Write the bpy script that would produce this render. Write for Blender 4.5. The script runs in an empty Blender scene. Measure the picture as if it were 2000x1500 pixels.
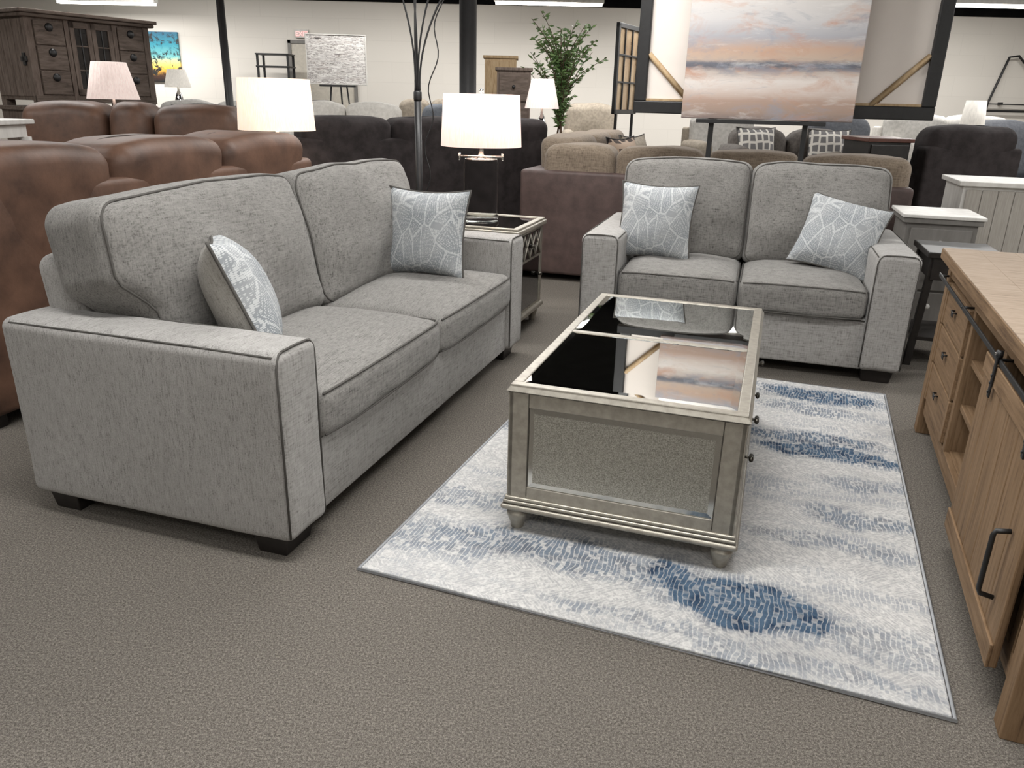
import bpy, bmesh, math, random
from mathutils import Vector, Matrix, noise
random.seed(7)
PI=math.pi
scene=bpy.context.scene
try:
    scene.view_settings.view_transform='Standard'
    scene.view_settings.look='None'
except Exception: pass

# ------------------------------------------------------------ materials
def lin(c):
    o=[]
    for v in c[:3]:
        v=v/255.0
        o.append(v/12.92 if v<=0.04045 else ((v+0.055)/1.055)**2.4)
    return (o[0],o[1],o[2],1.0)
class NT:
    def __init__(s,name):
        s.m=bpy.data.materials.new(name); s.m.use_nodes=True
        s.t=s.m.node_tree; s.b=s.t.nodes['Principled BSDF']
        s.co=s.t.nodes.new('ShaderNodeTexCoord')
    def n(s,typ,**k):
        x=s.t.nodes.new(typ)
        for a,b in k.items(): setattr(x,a,b)
        return x
    def l(s,a,b): s.t.links.new(a,b)
    def mapping(s,scale=(1,1,1),rot=(0,0,0),loc=(0,0,0)):
        m=s.n('ShaderNodeMapping'); m.inputs['Scale'].default_value=scale
        m.inputs['Rotation'].default_value=rot; m.inputs['Location'].default_value=loc
        s.l(s.co.outputs['Object'],m.inputs['Vector']); return m.outputs[0]
    def noise(s,vec,scale,detail=4,rough=.6,dist=0):
        x=s.n('ShaderNodeTexNoise'); x.inputs['Scale'].default_value=scale
        x.inputs['Detail'].default_value=detail; x.inputs['Roughness'].default_value=rough
        x.inputs['Distortion'].default_value=dist
        s.l(vec,x.inputs['Vector']); return x.outputs['Fac']
    def ramp(s,fac,stops,interp='LINEAR'):
        r=s.n('ShaderNodeValToRGB'); cr=r.color_ramp; cr.interpolation=interp
        while len(cr.elements)<len(stops): cr.elements.new(0.5)
        for e,(p,c) in zip(cr.elements,stops):
            e.position=p; e.color=c if len(c)==4 else lin(c)
        s.l(fac,r.inputs[0]); return r.outputs[0]
    def math(s,op,a,b=None,c=None,clamp=False):
        x=s.n('ShaderNodeMath',operation=op); x.use_clamp=clamp
        for i,v in enumerate((a,b,c)):
            if v is None: continue
            if isinstance(v,(int,float)): x.inputs[i].default_value=v
            else: s.l(v,x.inputs[i])
        return x.outputs[0]
    def mix(s,fac,a,b,mode='MIX'):
        x=s.n('ShaderNodeMixRGB',blend_type=mode)
        for i,v in enumerate((fac,a,b)):
            if isinstance(v,(int,float)): x.inputs[i].default_value=v
            elif isinstance(v,tuple): x.inputs[i].default_value=v if len(v)==4 else lin(v)
            else: s.l(v,x.inputs[i])
        return x.outputs[0]
    def bump(s,h,strength,dist=.01):
        b=s.n('ShaderNodeBump'); b.inputs['Strength'].default_value=strength; b.inputs['Distance'].default_value=dist
        s.l(h,b.inputs['Height']); s.l(b.outputs[0],s.b.inputs['Normal'])
    def col(s,c):
        if isinstance(c,tuple): s.b.inputs['Base Color'].default_value=lin(c)
        else: s.l(c,s.b.inputs['Base Color'])
    def fin(s,rough=.6,metal=0,spec=None):
        s.b.inputs['Roughness'].default_value=rough; s.b.inputs['Metallic'].default_value=metal
        if spec is not None: s.b.inputs['Specular IOR Level'].default_value=spec
        return s.m
def M2(name,c1,c2=None,scale=20,stretch=(1,1,1),rough=.6,metal=0,bump=0,bscale=None,detail=4,spec=None,lo=.35,hi=.65):
    t=NT(name)
    if c2 is None: c2=tuple(max(0,x*.93) for x in c1)
    v=t.mapping(stretch); f=t.noise(v,scale,detail)
    t.col(t.ramp(f,[(lo,c1),(hi,c2)]))
    if bump:
        h=t.noise(v,bscale or scale,detail); t.bump(h,bump,.004)
    return t.fin(rough,metal,spec)

def fabric(name,c1,c2,c3,sc=1.0):
    t=NT(name)
    a=t.noise(t.mapping((1,1,.09)),260*sc,3,.7)
    b=t.noise(t.mapping((.09,1,1)),220*sc,3,.7)
    g=t.noise(t.mapping(),4,3); g2=t.noise(t.mapping(),38,3)
    m=t.math('ADD',t.math('MULTIPLY',t.math('ADD',a,b),.42),t.math('MULTIPLY',g2,.16))
    base=t.ramp(m,[(.38,c3),(.46,c2),(.58,c1)])
    base=t.mix(t.math('MULTIPLY',t.math('SUBTRACT',g,.36),.8,clamp=True),base,c2)
    t.col(base); t.bump(m,.35,.003)
    t.b.inputs['Sheen Weight'].default_value=.10
    return t.fin(.9,0,.1)
fab_arm=fabric('heather_gray_chenille',(162,160,157),(144,142,139),(106,104,101))
fab_seat=fabric('worn_shaded_gray_chenille',(138,136,132),(117,115,112),(80,78,75))  # same chenille as the arms, colour darkened for nap, wear and shading
fab_pipe=M2('gray_piping',(92,90,87),rough=.98,scale=80,spec=.02)
fab_plain=fabric('plain_gray_pillow_cloth',(160,157,151),(144,141,135),(116,113,108))
fab_char=M2('charcoal_upholstery',(58,53,53),(44,40,40),12,rough=.85,bump=.3,bscale=200,spec=.15)
fab_dkseam=M2('dark_seam_cloth',(34,32,32),rough=.9)
fab_light=M2('light_linen_upholstery',(186,183,178),(166,163,158),30,rough=.9)
fab_white=M2('cream_upholstery',(204,200,193),(186,182,175),30,rough=.9)
fab_tan=M2('tan_upholstery',(148,138,124),(126,117,104),30,rough=.9)
fab_mid=M2('stone_gray_upholstery',(98,92,87),(78,73,69),40,rough=.9)
fab_slate=M2('slate_upholstery',(88,90,95),(72,74,79),40,rough=.9)
fab_blue=M2('dusty_blue_upholstery',(118,123,130),(100,105,113),40,rough=.9)
leather=M2('brown_leather',(106,79,64),(68,50,41),6,rough=.5,bump=.2,bscale=70,detail=7,spec=.34,lo=.3,hi=.7)
leather_seam=M2('brown_leather_seam',(48,35,29),rough=.6)
plum=M2('plum_brown_leather',(84,68,64),(66,52,49),10,rough=.6,bump=.2,bscale=90)
taupe=fabric('taupe_chenille',(140,127,112),(118,106,93),(88,77,66),.7)
blackm=M2('black_metal',(20,20,21),(28,28,29),30,rough=.45)
black_wood=M2('black_wood',(22,19,18),(34,30,28),30,rough=.4)
champ=M2('champagne_silver_paint',(164,159,148),(145,140,130),40,rough=.38,metal=.5,bump=.05,bscale=90)
champ_d=M2('antique_silver_groove',(88,84,77),rough=.5,metal=.5)
chrome=M2('polished_chrome',(205,203,200),(195,194,192),10,rough=.12,metal=1)
pewter=M2('dark_pewter_metal',(96,92,86),(76,73,68),10,rough=.3,metal=.9)
def mirror(name,c):
    t=NT(name); t.col(t.ramp(t.noise(t.mapping(),3),[(.3,c),(.7,tuple(int(x*.98) for x in c))])); return t.fin(.02,1)
mir=mirror('mirror_glass',(222,224,222))
t=NT('antiqued_mirror_glass')
t.col(t.ramp(t.noise(t.mapping(),280,4,.85),[(.38,(120,118,110)),(.5,(160,158,149)),(.64,(196,194,185))])); mir_ant=t.fin(.32,.65,.5)
mir_rim=mirror('beveled_mirror_rim',(196,196,191)); mir_rim.node_tree.nodes['Principled BSDF'].inputs['Roughness'].default_value=.12
mir_dk=mirror('smoked_mirror_glass',(120,120,122))
def wood(name,c1,c2,c3,st=(1,1,1),rough=.65,sc=9):
    t=NT(name)
    v=t.mapping(st); f=t.noise(v,sc,6,.65,.5)
    f2=t.noise(t.mapping(tuple(x*4 for x in st)),sc,4)
    c=t.ramp(f,[(.28,c3),(.46,c2),(.68,c1)])
    c=t.mix(t.math('MULTIPLY',f2,.35),c,c3)
    t.col(c); t.bump(f2,.15,.003); return t.fin(rough,0,.2)
oak_x=wood('honey_wood_planks',(142,117,91),(122,98,73),(80,62,46),(.5,8,8))
oak_z=wood('honey_wood_upright',(142,117,91),(122,98,73),(82,64,47),(8,8,.5))
oak_top=wood('whitewashed_wood_top',(170,153,136),(152,135,117),(120,103,87),(14,1,14))
weather=wood('weathered_brown_wood',(118,106,98),(98,86,78),(64,54,49),(5,5,.8))
weather_x=wood('weathered_brown_drawer',(112,100,92),(91,80,72),(60,51,46),(.8,5,5))
palewood=wood('pale_pine',(190,168,136),(174,150,117),(140,115,84),(5,5,.8))
greywood=M2('gray_painted_wood',(124,121,117),(111,108,104),20,rough=.5,stretch=(1,1,.2))
whitewood=M2('white_painted_wood',(210,208,203),(194,191,186),20,rough=.5,stretch=(1,1,.2))
palegrey=M2('pale_gray_beadboard',(168,163,155),(152,147,139),25,rough=.6,stretch=(6,6,.3))
def glassmat():
    t=NT('clear_bubbled_glass'); t.col((246,248,247)); t.b.inputs['Transmission Weight'].default_value=1.0
    t.bump(t.noise(t.mapping(),70),.35,.005); t.b.inputs['IOR'].default_value=1.05
    return t.fin(.03,0,.8)
glass=glassmat()
def shademat(name,c,e,es):
    t=NT(name)
    n_=t.noise(t.mapping((1,1,.12)),130,3)
    t.col(t.ramp(n_,[(.35,tuple(int(x*.93) for x in c)),(.65,c)]))
    t.l(t.ramp(n_,[(.35,tuple(int(x*.93) for x in e)),(.65,e)]),t.b.inputs['Emission Color']); t.b.inputs['Emission Strength'].default_value=es
    return t.fin(.9)
shade_w=shademat('lit_linen_shade',(236,216,206),(255,222,206),.62)
shade_w2=shademat('lit_cream_shade',(240,224,206),(255,232,208),.62)
shade_p=shademat('lit_pleated_pink_shade',(214,202,196),(255,226,216),.40)
shade_n=shademat('white_lamp_shade',(226,222,214),(255,246,232),.22)

def pillowmat():
    t=NT('blue_leaf_dotted_cloth')
    v=t.mapping((1,.001,1))
    vo=t.n('ShaderNodeTexVoronoi',feature='DISTANCE_TO_EDGE'); vo.inputs['Scale'].default_value=14
    t.l(t.mapping((1,.001,.58),(0,.7,0)),vo.inputs['Vector'])
    d=vo.outputs['Distance']
    ring=t.math('PINGPONG',t.math('MULTIPLY',d,15),.5)
    ringm=t.math('GREATER_THAN',ring,.2)
    dv=t.n('ShaderNodeTexVoronoi',feature='F1'); dv.inputs['Scale'].default_value=165; t.l(v,dv.inputs['Vector'])
    dv.inputs['Randomness'].default_value=.3
    dots=t.math('LESS_THAN',dv.outputs['Distance'],.40)
    line=t.math('MULTIPLY',t.math('LESS_THAN',d,.028),t.math('LESS_THAN',dv.outputs['Distance'],.55))
    m=t.math('MAXIMUM',t.math('MULTIPLY',t.math('MULTIPLY',ringm,dots),.8),t.math('MULTIPLY',line,.8))
    g=t.noise(v,6,2)
    base=t.ramp(g,[(.4,(134,139,143)),(.6,(150,153,155))])
    t.col(t.mix(m,base,(196,198,198)))
    return t.fin(.9,0,.1)
pil=pillowmat()
def patt(name,a,b,sc):
    t=NT(name)
    w=t.n('ShaderNodeTexVoronoi',feature='DISTANCE_TO_EDGE'); w.inputs['Scale'].default_value=sc; w.inputs['Randomness'].default_value=.15
    t.l(t.mapping((1.3,.001,1)),w.inputs['Vector'])
    t.col(t.mix(t.math('LESS_THAN',w.outputs['Distance'],.14),a,b)); return t.fin(.9)
pat_gw=patt('gray_ogee_cloth',(110,108,108),(206,202,194),13)
pat_cow=patt('dark_flower_cloth',(60,48,42),(170,150,132),6)

def carpetmat():
    t=NT('gray_taupe_carpet')
    v=t.mapping()
    a=t.noise(v,400,2,.75); b=t.noise(v,170,3,.7); g=t.noise(v,1.2,2)
    m=t.math('ADD',t.math('MULTIPLY',a,.5),t.math('MULTIPLY',b,.5))
    c=t.ramp(m,[(.38,(66,62,57)),(.5,(104,99,93)),(.62,(144,138,130))])
    c=t.mix(t.math('MULTIPLY',g,.25),c,(92,88,82))
    t.col(c); t.bump(m,.6,.007); return t.fin(.95,0,.06)
carpet=carpetmat()
def rugmat():
    t=NT('blue_ivory_distressed_rug')
    v0=t.mapping()
    wob=t.n('ShaderNodeTexNoise'); wob.inputs['Scale'].default_value=9; wob.inputs['Detail'].default_value=3; t.l(v0,wob.inputs['Vector'])
    w1=t.math('MULTIPLY',t.math('SUBTRACT',wob.outputs['Fac'],.5),.05)
    def dashes(skew,per,ylen,gap=.22,th=.5):
        sp=t.n('ShaderNodeSeparateXYZ'); t.l(v0,sp.inputs[0])
        x=t.math('ADD',t.math('ADD',sp.outputs[0],t.math('MULTIPLY',sp.outputs[1],skew)),w1)
        y=t.math('SUBTRACT',sp.outputs[1],t.math('MULTIPLY',sp.outputs[0],skew))
        xs=t.math('DIVIDE',x,per); fl=t.math('FLOOR',xs); fr=t.math('SUBTRACT',xs,fl)
        cb=t.n('ShaderNodeCombineXYZ'); t.l(t.math('MULTIPLY',fl,3.71),cb.inputs[0]); t.l(t.math('DIVIDE',y,ylen),cb.inputs[1])
        n_=t.noise(cb.outputs[0],1.0,2,.6)
        on=t.math('MULTIPLY',t.math('SUBTRACT',n_,th-.08),9,clamp=True)
        return t.math('MULTIPLY',on,t.math('MULTIPLY',t.math('SUBTRACT',fr,gap*.5),6,clamp=True))
    dV=dashes(0.0,.0125,.035,.25,.47)
    dA=dashes(1.0,.013,.04,.3,.5); dB=dashes(-1.0,.013,.04,.3,.5)
    cell=t.n('ShaderNodeTexVoronoi',feature='F1'); cell.inputs['Scale'].default_value=11; t.l(v0,cell.inputs['Vector'])
    sep=t.n('ShaderNodeSeparateColor'); t.l(cell.outputs['Color'],sep.inputs[0])
    k=t.math('GREATER_THAN',sep.outputs[0],.5)
    hatch=t.mix(k,dA,dB)
    blobs=[(.27,-.85,.25,.12,1),(.10,-.78,.10,.10,.9),(-.30,-.80,.42,.08,.78),(-.62,-.86,.22,.09,.7),(-.55,-.60,.25,.06,.6),(.48,.94,.28,.09,.95),(.44,.76,.22,.05,.6),(.50,.27,.30,.07,1),(.42,.40,.28,.07,.85),
           (.62,-.22,.18,.06,.75),(.5,-.42,.22,.05,.6),(-.45,.45,.3,.08,.6),(.62,-.90,.16,.07,.5),(.3,-1.04,.5,.03,.55),(-.1,-.02,.3,.06,.4),(-.66,.1,.16,.08,.7),(.62,.05,.18,.05,.6),(.12,-.55,.14,.035,.5)]
    warp=t.n('ShaderNodeTexNoise'); warp.inputs['Scale'].default_value=5.5; warp.inputs['Detail'].default_value=5; t.l(v0,warp.inputs['Vector'])
    wv=t.n('ShaderNodeVectorMath',operation='SUBTRACT'); t.l(warp.outputs['Color'],wv.inputs[0]); wv.inputs[1].default_value=(.5,.5,.5)
    ws=t.n('ShaderNodeVectorMath',operation='SCALE'); t.l(wv.outputs[0],ws.inputs[0]); ws.inputs['Scale'].default_value=.2
    wa=t.n('ShaderNodeVectorMath',operation='ADD'); t.l(t.co.outputs['Object'],wa.inputs[0]); t.l(ws.outputs[0],wa.inputs[1])
    tot=None
    for (x,y,rx,ry,sg) in blobs:
        sb=t.n('ShaderNodeVectorMath',operation='SUBTRACT'); t.l(wa.outputs[0],sb.inputs[0]); sb.inputs[1].default_value=(x,y,0)
        dv=t.n('ShaderNodeVectorMath',operation='MULTIPLY'); t.l(sb.outputs[0],dv.inputs[0]); dv.inputs[1].default_value=(1/rx,1/ry,0)
        ln=t.n('ShaderNodeVectorMath',operation='LENGTH'); t.l(dv.outputs[0],ln.inputs[0])
        f=t.math('MULTIPLY',t.math('MULTIPLY',t.math('SUBTRACT',1.35,ln.outputs['Value'],clamp=True),1.9,clamp=True),min(1.0,sg))
        tot=f if tot is None else t.math('MAXIMUM',tot,f)
    big=t.noise(v0,2.6,4); bandn=t.noise(t.mapping((.6,2.4,1),(0,0,-.25)),2.0,3)
    grayp=t.math('MULTIPLY',t.math('SUBTRACT',big,.47),6,clamp=True)
    band=t.math('MULTIPLY',t.math('SUBTRACT',bandn,.5),9,clamp=True)
    fine=t.noise(v0,120,3,.7)
    base=t.ramp(fine,[(.35,(178,177,176)),(.6,(202,201,198))])
    base=t.mix(t.math('MULTIPLY',grayp,.4),base,(152,151,150))
    base=t.mix(t.math('MULTIPLY',t.math('MULTIPLY',hatch,.38),t.math('SUBTRACT',1,t.math('MULTIPLY',band,.8))),base,(122,124,129))
    base=t.mix(t.math('MULTIPLY',t.math('MULTIPLY',dV,.5),band),base,(102,112,126))
    blu=t.ramp(t.noise(v0,16,4),[(.35,(36,54,76)),(.55,(76,96,116)),(.7,(50,70,92))])
    solid=t.math('MULTIPLY',t.math('SUBTRACT',tot,.72),3.0,clamp=True)
    fac=t.math('MULTIPLY',tot,t.math('ADD',t.math('MULTIPLY',dV,.74),t.math('MULTIPLY',t.math('ADD',solid,.2),.48)),clamp=True)
    c=t.mix(fac,base,blu)
    t.col(c); t.bump(dV,.2,.003); return t.fin(.85,0,.15)
rugm=rugmat()
def wallmat(name,c,c2):
    t=NT(name)
    br=t.n('ShaderNodeTexBrick'); br.inputs['Scale'].default_value=1
    br.inputs['Brick Width'].default_value=.8; br.inputs['Row Height'].default_value=.3; br.inputs['Mortar Size'].default_value=.004
    br.inputs['Color1'].default_value=lin(c); br.inputs['Color2'].default_value=lin(c2)
    br.inputs['Mortar'].default_value=lin(tuple(int(x*.97) for x in c))
    t.l(t.mapping((1,1,1),(PI/2,0,0)),br.inputs['Vector'])
    t.col(br.outputs['Color']); return t.fin(.85,0,.2)
wallm=wallmat('painted_block_wall',(218,213,205),(216,211,203))
ceilm=M2('black_open_ceiling',(14,14,15),(22,22,22),4,rough=.95,spec=.05)
def emis(name,c,s):
    t=NT(name); t.col((255,255,255)); t.b.inputs['Emission Color'].default_value=lin(c); t.b.inputs['Emission Strength'].default_value=s; return t.fin(.5)
tube_e=emis('fluorescent_tube_glow',(255,250,240),6)
red_e=emis('exit_sign_red',(235,60,50),1.0)
def canvas1():
    t=NT('abstract_coastal_painting')
    sep=t.n('ShaderNodeSeparateXYZ'); v=t.mapping((1,1,1)); t.l(v,sep.inputs[0])
    n1=t.noise(t.mapping((1.2,1,4)),2.4,7,.7,.8); n2=t.noise(t.mapping((1,1,2.6),loc=(3,0,1)),3.2,6,.65,.5); n3=t.noise(t.mapping((1,1,5),loc=(7,0,4)),3.0,6,.7,.4)
    z=t.math('ADD',sep.outputs['Z'],t.math('MULTIPLY',t.math('SUBTRACT',n1,.5),.07))
    zz=t.math('DIVIDE',z,1.3)
    c=t.ramp(zz,[(0.0,(120,107,103)),(.035,(152,132,120)),(.08,(166,142,128)),(.12,(196,182,174)),(.165,(208,200,194)),(.205,(176,163,155)),(.228,(90,90,99)),(.243,(102,104,113)),(.258,(178,159,144)),(.30,(180,152,133)),(.35,(158,158,164)),(.42,(184,182,182)),(.55,(194,189,184)),(.8,(202,197,192)),(1,(190,190,190))])
    c=t.mix(t.math('MULTIPLY',t.math('SUBTRACT',n2,.52),4.0,clamp=True),c,(178,134,110))
    c=t.mix(t.math('MULTIPLY',t.math('SUBTRACT',n3,.54),4.0,clamp=True),c,(208,205,202))
    c=t.mix(t.math('MULTIPLY',t.math('SUBTRACT',n1,.52),4.5,clamp=True),c,(136,140,151))
    t.col(c); t.bump(n2,.2,.004); return t.fin(.6)
paint1=canvas1()
def canvas2():
    t=NT('gray_white_streak_painting')
    n1=t.noise(t.mapping((1,1,7)),3.6,6,.7,.5)
    t.col(t.ramp(n1,[(.34,(80,76,76)),(.40,(180,172,166)),(.46,(230,227,224)),(.50,(110,102,98)),(.53,(216,212,208)),(.60,(232,230,226)),(.65,(130,122,116)),(.70,(226,222,218))])); return t.fin(.6)
paint2=canvas2()
def canvas3():
    t=NT('teal_sunset_tree_painting')
    sep=t.n('ShaderNodeSeparateXYZ'); t.l(t.mapping(),sep.inputs[0])
    n=t.noise(t.mapping((3,1,3)),3,5,.7,1.0)
    c=t.ramp(t.math('ADD',t.math('DIVIDE',sep.outputs['Z'],.72),t.math('MULTIPLY',t.math('SUBTRACT',n,.5),.25)),
       [(0,(30,24,26)),(.12,(70,44,30)),(.25,(236,178,70)),(.36,(250,222,120)),(.5,(110,176,176)),(.75,(36,140,160)),(1,(20,96,128))])
    c=t.mix(t.math('MULTIPLY',t.math('SUBTRACT',n,.52),12,clamp=True),c,(22,30,34))
    t.col(c); return t.fin(.5)
paint3=canvas3()
leafm=M2('olive_leaf',(74,104,58),(112,136,84),8,rough=.55)
barkm=M2('brown_bark',(92,74,56),(70,54,42),20,rough=.9)
potm=M2('dark_pot',(60,56,52),rough=.7)
canvas_back=M2('unprimed_canvas_back',(226,218,211),(220,212,205),2,rough=.9)

# ------------------------------------------------------------ mesh builder
class MB:
    def __init__(s): s.v=[];s.f=[];s.mi=[];s.sm=[];s.mats=[]
    def midx(s,m):
        if m not in s.mats: s.mats.append(m)
        return s.mats.index(m)
    def add(s,vs,fs,mat,smooth=False,xf=None):
        o=len(s.v); i=s.midx(mat)
        for p in vs:
            p=Vector(p)
            if xf is not None: p=xf@p
            s.v.append(p)
        for f in fs:
            s.f.append([o+k for k in f]); s.mi.append(i); s.sm.append(smooth)
        return s
    def rbox(s,x0,y0,z0,x1,y1,z1,mat,r=.005,n=1,k=1,smooth=False,fn=None,xf=None):
        h=[(x1-x0)/2,(y1-y0)/2,(z1-z0)/2]; c=Vector(((x0+x1)/2,(y0+y1)/2,(z0+z1)/2))
        r=min(r,min(h)*.98)
        ax=[]
        for a in range(3):
            H=h[a]; L=[]
            for i in range(k): L.append(-H+r*(i/k))
            nn=n if isinstance(n,int) else n[a]
            for i in range(nn+1): L.append(-H+r+(2*(H-r))*i/nn)
            for i in range(1,k+1): L.append(H-r+r*i/k)
            ax.append(L)
        N=[len(a)-1 for a in ax]; idx={}; vs=[]; fs=[]
        def vid(i,j,l):
            key=(i,j,l)
            if key in idx: return idx[key]
            p=Vector((ax[0][i],ax[1][j],ax[2][l]))
            q=Vector([max(-(h[a]-r),min(h[a]-r,p[a])) for a in range(3)])
            d=p-q
            if d.length>1e-9:
                p=q+d.normalized()*r
            if fn: p=fn(p,h)
            idx[key]=len(vs); vs.append(p+c); return idx[key]
        for a in range(3):
            b,cc=(a+1)%3,(a+2)%3
            for side in (0,N[a]):
                for i in range(N[b]):
                    for j in range(N[cc]):
                        def g(u,w):
                            t=[0,0,0]; t[a]=side; t[b]=u; t[cc]=w; return vid(*t)
                        q=[g(i,j),g(i+1,j),g(i+1,j+1),g(i,j+1)]
                        if side==0: q=q[::-1]
                        fs.append(q)
        return s.add(vs,fs,mat,smooth,xf)
    def box(s,x0,y0,z0,x1,y1,z1,mat,xf=None,r=.002): return s.rbox(x0,y0,z0,x1,y1,z1,mat,r=r,xf=xf)
    def tube(s,pts,rad,mat,seg=8,closed=False,xf=None,caps=True):
        pts=[Vector(p) for p in pts]; n=len(pts); vs=[];fs=[]
        up=Vector((0,0,1)); prev=None
        for i,p in enumerate(pts):
            if closed: t=(pts[(i+1)%n]-pts[i-1])
            else: t=pts[min(i+1,n-1)]-pts[max(i-1,0)]
            t=t.normalized() if t.length>0 else Vector((0,0,1))
            if prev is None:
                a=t.cross(up)
                if a.length<.01: a=t.cross(Vector((1,0,0)))
            else:
                a=prev-t*prev.dot(t)
            a.normalize(); prev=a; b=t.cross(a)
            rr=rad[i] if isinstance(rad,(list,tuple)) else rad
            for k in range(seg):
                an=2*PI*k/seg; vs.append(p+a*math.cos(an)*rr+b*math.sin(an)*rr)
        m=n if closed else n-1
        for i in range(m):
            for k in range(seg):
                i2=(i+1)%n
                fs.append([i*seg+k,i*seg+(k+1)%seg,i2*seg+(k+1)%seg,i2*seg+k])
        if not closed and caps:
            fs.append(list(range(seg))[::-1]); fs.append([(n-1)*seg+k for k in range(seg)])
        return s.add(vs,fs,mat,True,xf)
    def lathe(s,prof,mat,seg=32,cx=0,cy=0,smooth=True,fn=None,xf=None,cap=True):
        vs=[];fs=[]
        for (r,z) in prof:
            for k in range(seg):
                a=2*PI*k/seg; rr=fn(r,a) if fn else r
                vs.append((cx+rr*math.cos(a),cy+rr*math.sin(a),z))
        for i in range(len(prof)-1):
            for k in range(seg):
                fs.append([i*seg+k,i*seg+(k+1)%seg,(i+1)*seg+(k+1)%seg,(i+1)*seg+k])
        if cap:
            fs.append(list(range(seg))[::-1]); fs.append([(len(prof)-1)*seg+k for k in range(seg)])
        return s.add(vs,fs,mat,smooth,xf)
    def mesh(s,name):
        me=bpy.data.meshes.new(name); me.from_pydata([tuple(v) for v in s.v],[],s.f)
        for m in s.mats: me.materials.append(m)
        me.polygons.foreach_set('material_index',s.mi); me.polygons.foreach_set('use_smooth',s.sm)
        me.update()
        bm=bmesh.new(); bm.from_mesh(me); bmesh.ops.recalc_face_normals(bm,faces=bm.faces); bm.to_mesh(me); bm.free()
        return me
def link(o): scene.collection.objects.link(o); return o
class Thing:
    def __init__(s,name,label,cat,loc=(0,0,0),rz=0,rot=None,group=None,mb=None):
        if mb is None:
            s.o=bpy.data.objects.new(name,None); s.o.empty_display_size=.1
        else: s.o=bpy.data.objects.new(name,mb.mesh(name))
        link(s.o); s.o.location=loc; s.o.rotation_euler=rot if rot else (0,0,rz)
        s.o['label']=label; s.o['category']=cat
        if group: s.o['group']=group
    def part(s,name,mb,parent=None,label=None):
        o=bpy.data.objects.new(name,mb.mesh(name)); link(o); o.parent=parent or s.o
        if label: o['label']=label
        return o
def struct(name,mb):
    o=bpy.data.objects.new(name,mb.mesh(name)); link(o); o['kind']='structure'; return o
def nz(p,s,a): return noise.noise(Vector(p)*s)*a

# ------------------------------------------------------------ room
X0,X1,Y0,Y1,HC=-9,9,-3,13,2.95
struct('floor',MB().box(X0,Y0,-.05,X1,Y1,0,carpet))
struct('ceiling',MB().box(X0,Y0,HC,X1,Y1,HC+.05,ceilm))
struct('wall_back',MB().box(X0,Y1,0,X1,Y1+.1,HC,wallm))
struct('wall_left',MB().box(X0-.1,Y0,0,X0,Y1,HC,wallm))
struct('wall_right',MB().box(X1,Y0,0,X1+.1,Y1,HC,wallm))
struct('wall_front',MB().box(X0,Y0-.1,0,X1,Y0,HC,wallm))
struct('baseboard_back',MB().box(X0,Y1-.02,0,X1,Y1,.1,blackm))
struct('trim_1',MB().box(X0,Y1-.04,2.64,X1,Y1,HC,ceilm))
d=MB(); dm=M2('tan_door_paint',(196,189,176),rough=.5)
d.box(-3.55,Y1-.03,0,-2.6,Y1,2.03,dm); d.box(-3.60,Y1-.05,0,-3.55,Y1,2.08,greywood); d.box(-2.6,Y1-.05,0,-2.55,Y1,2.08,greywood); d.box(-3.60,Y1-.05,2.03,-2.55,Y1,2.08,greywood)
struct('door_1',d)

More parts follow.
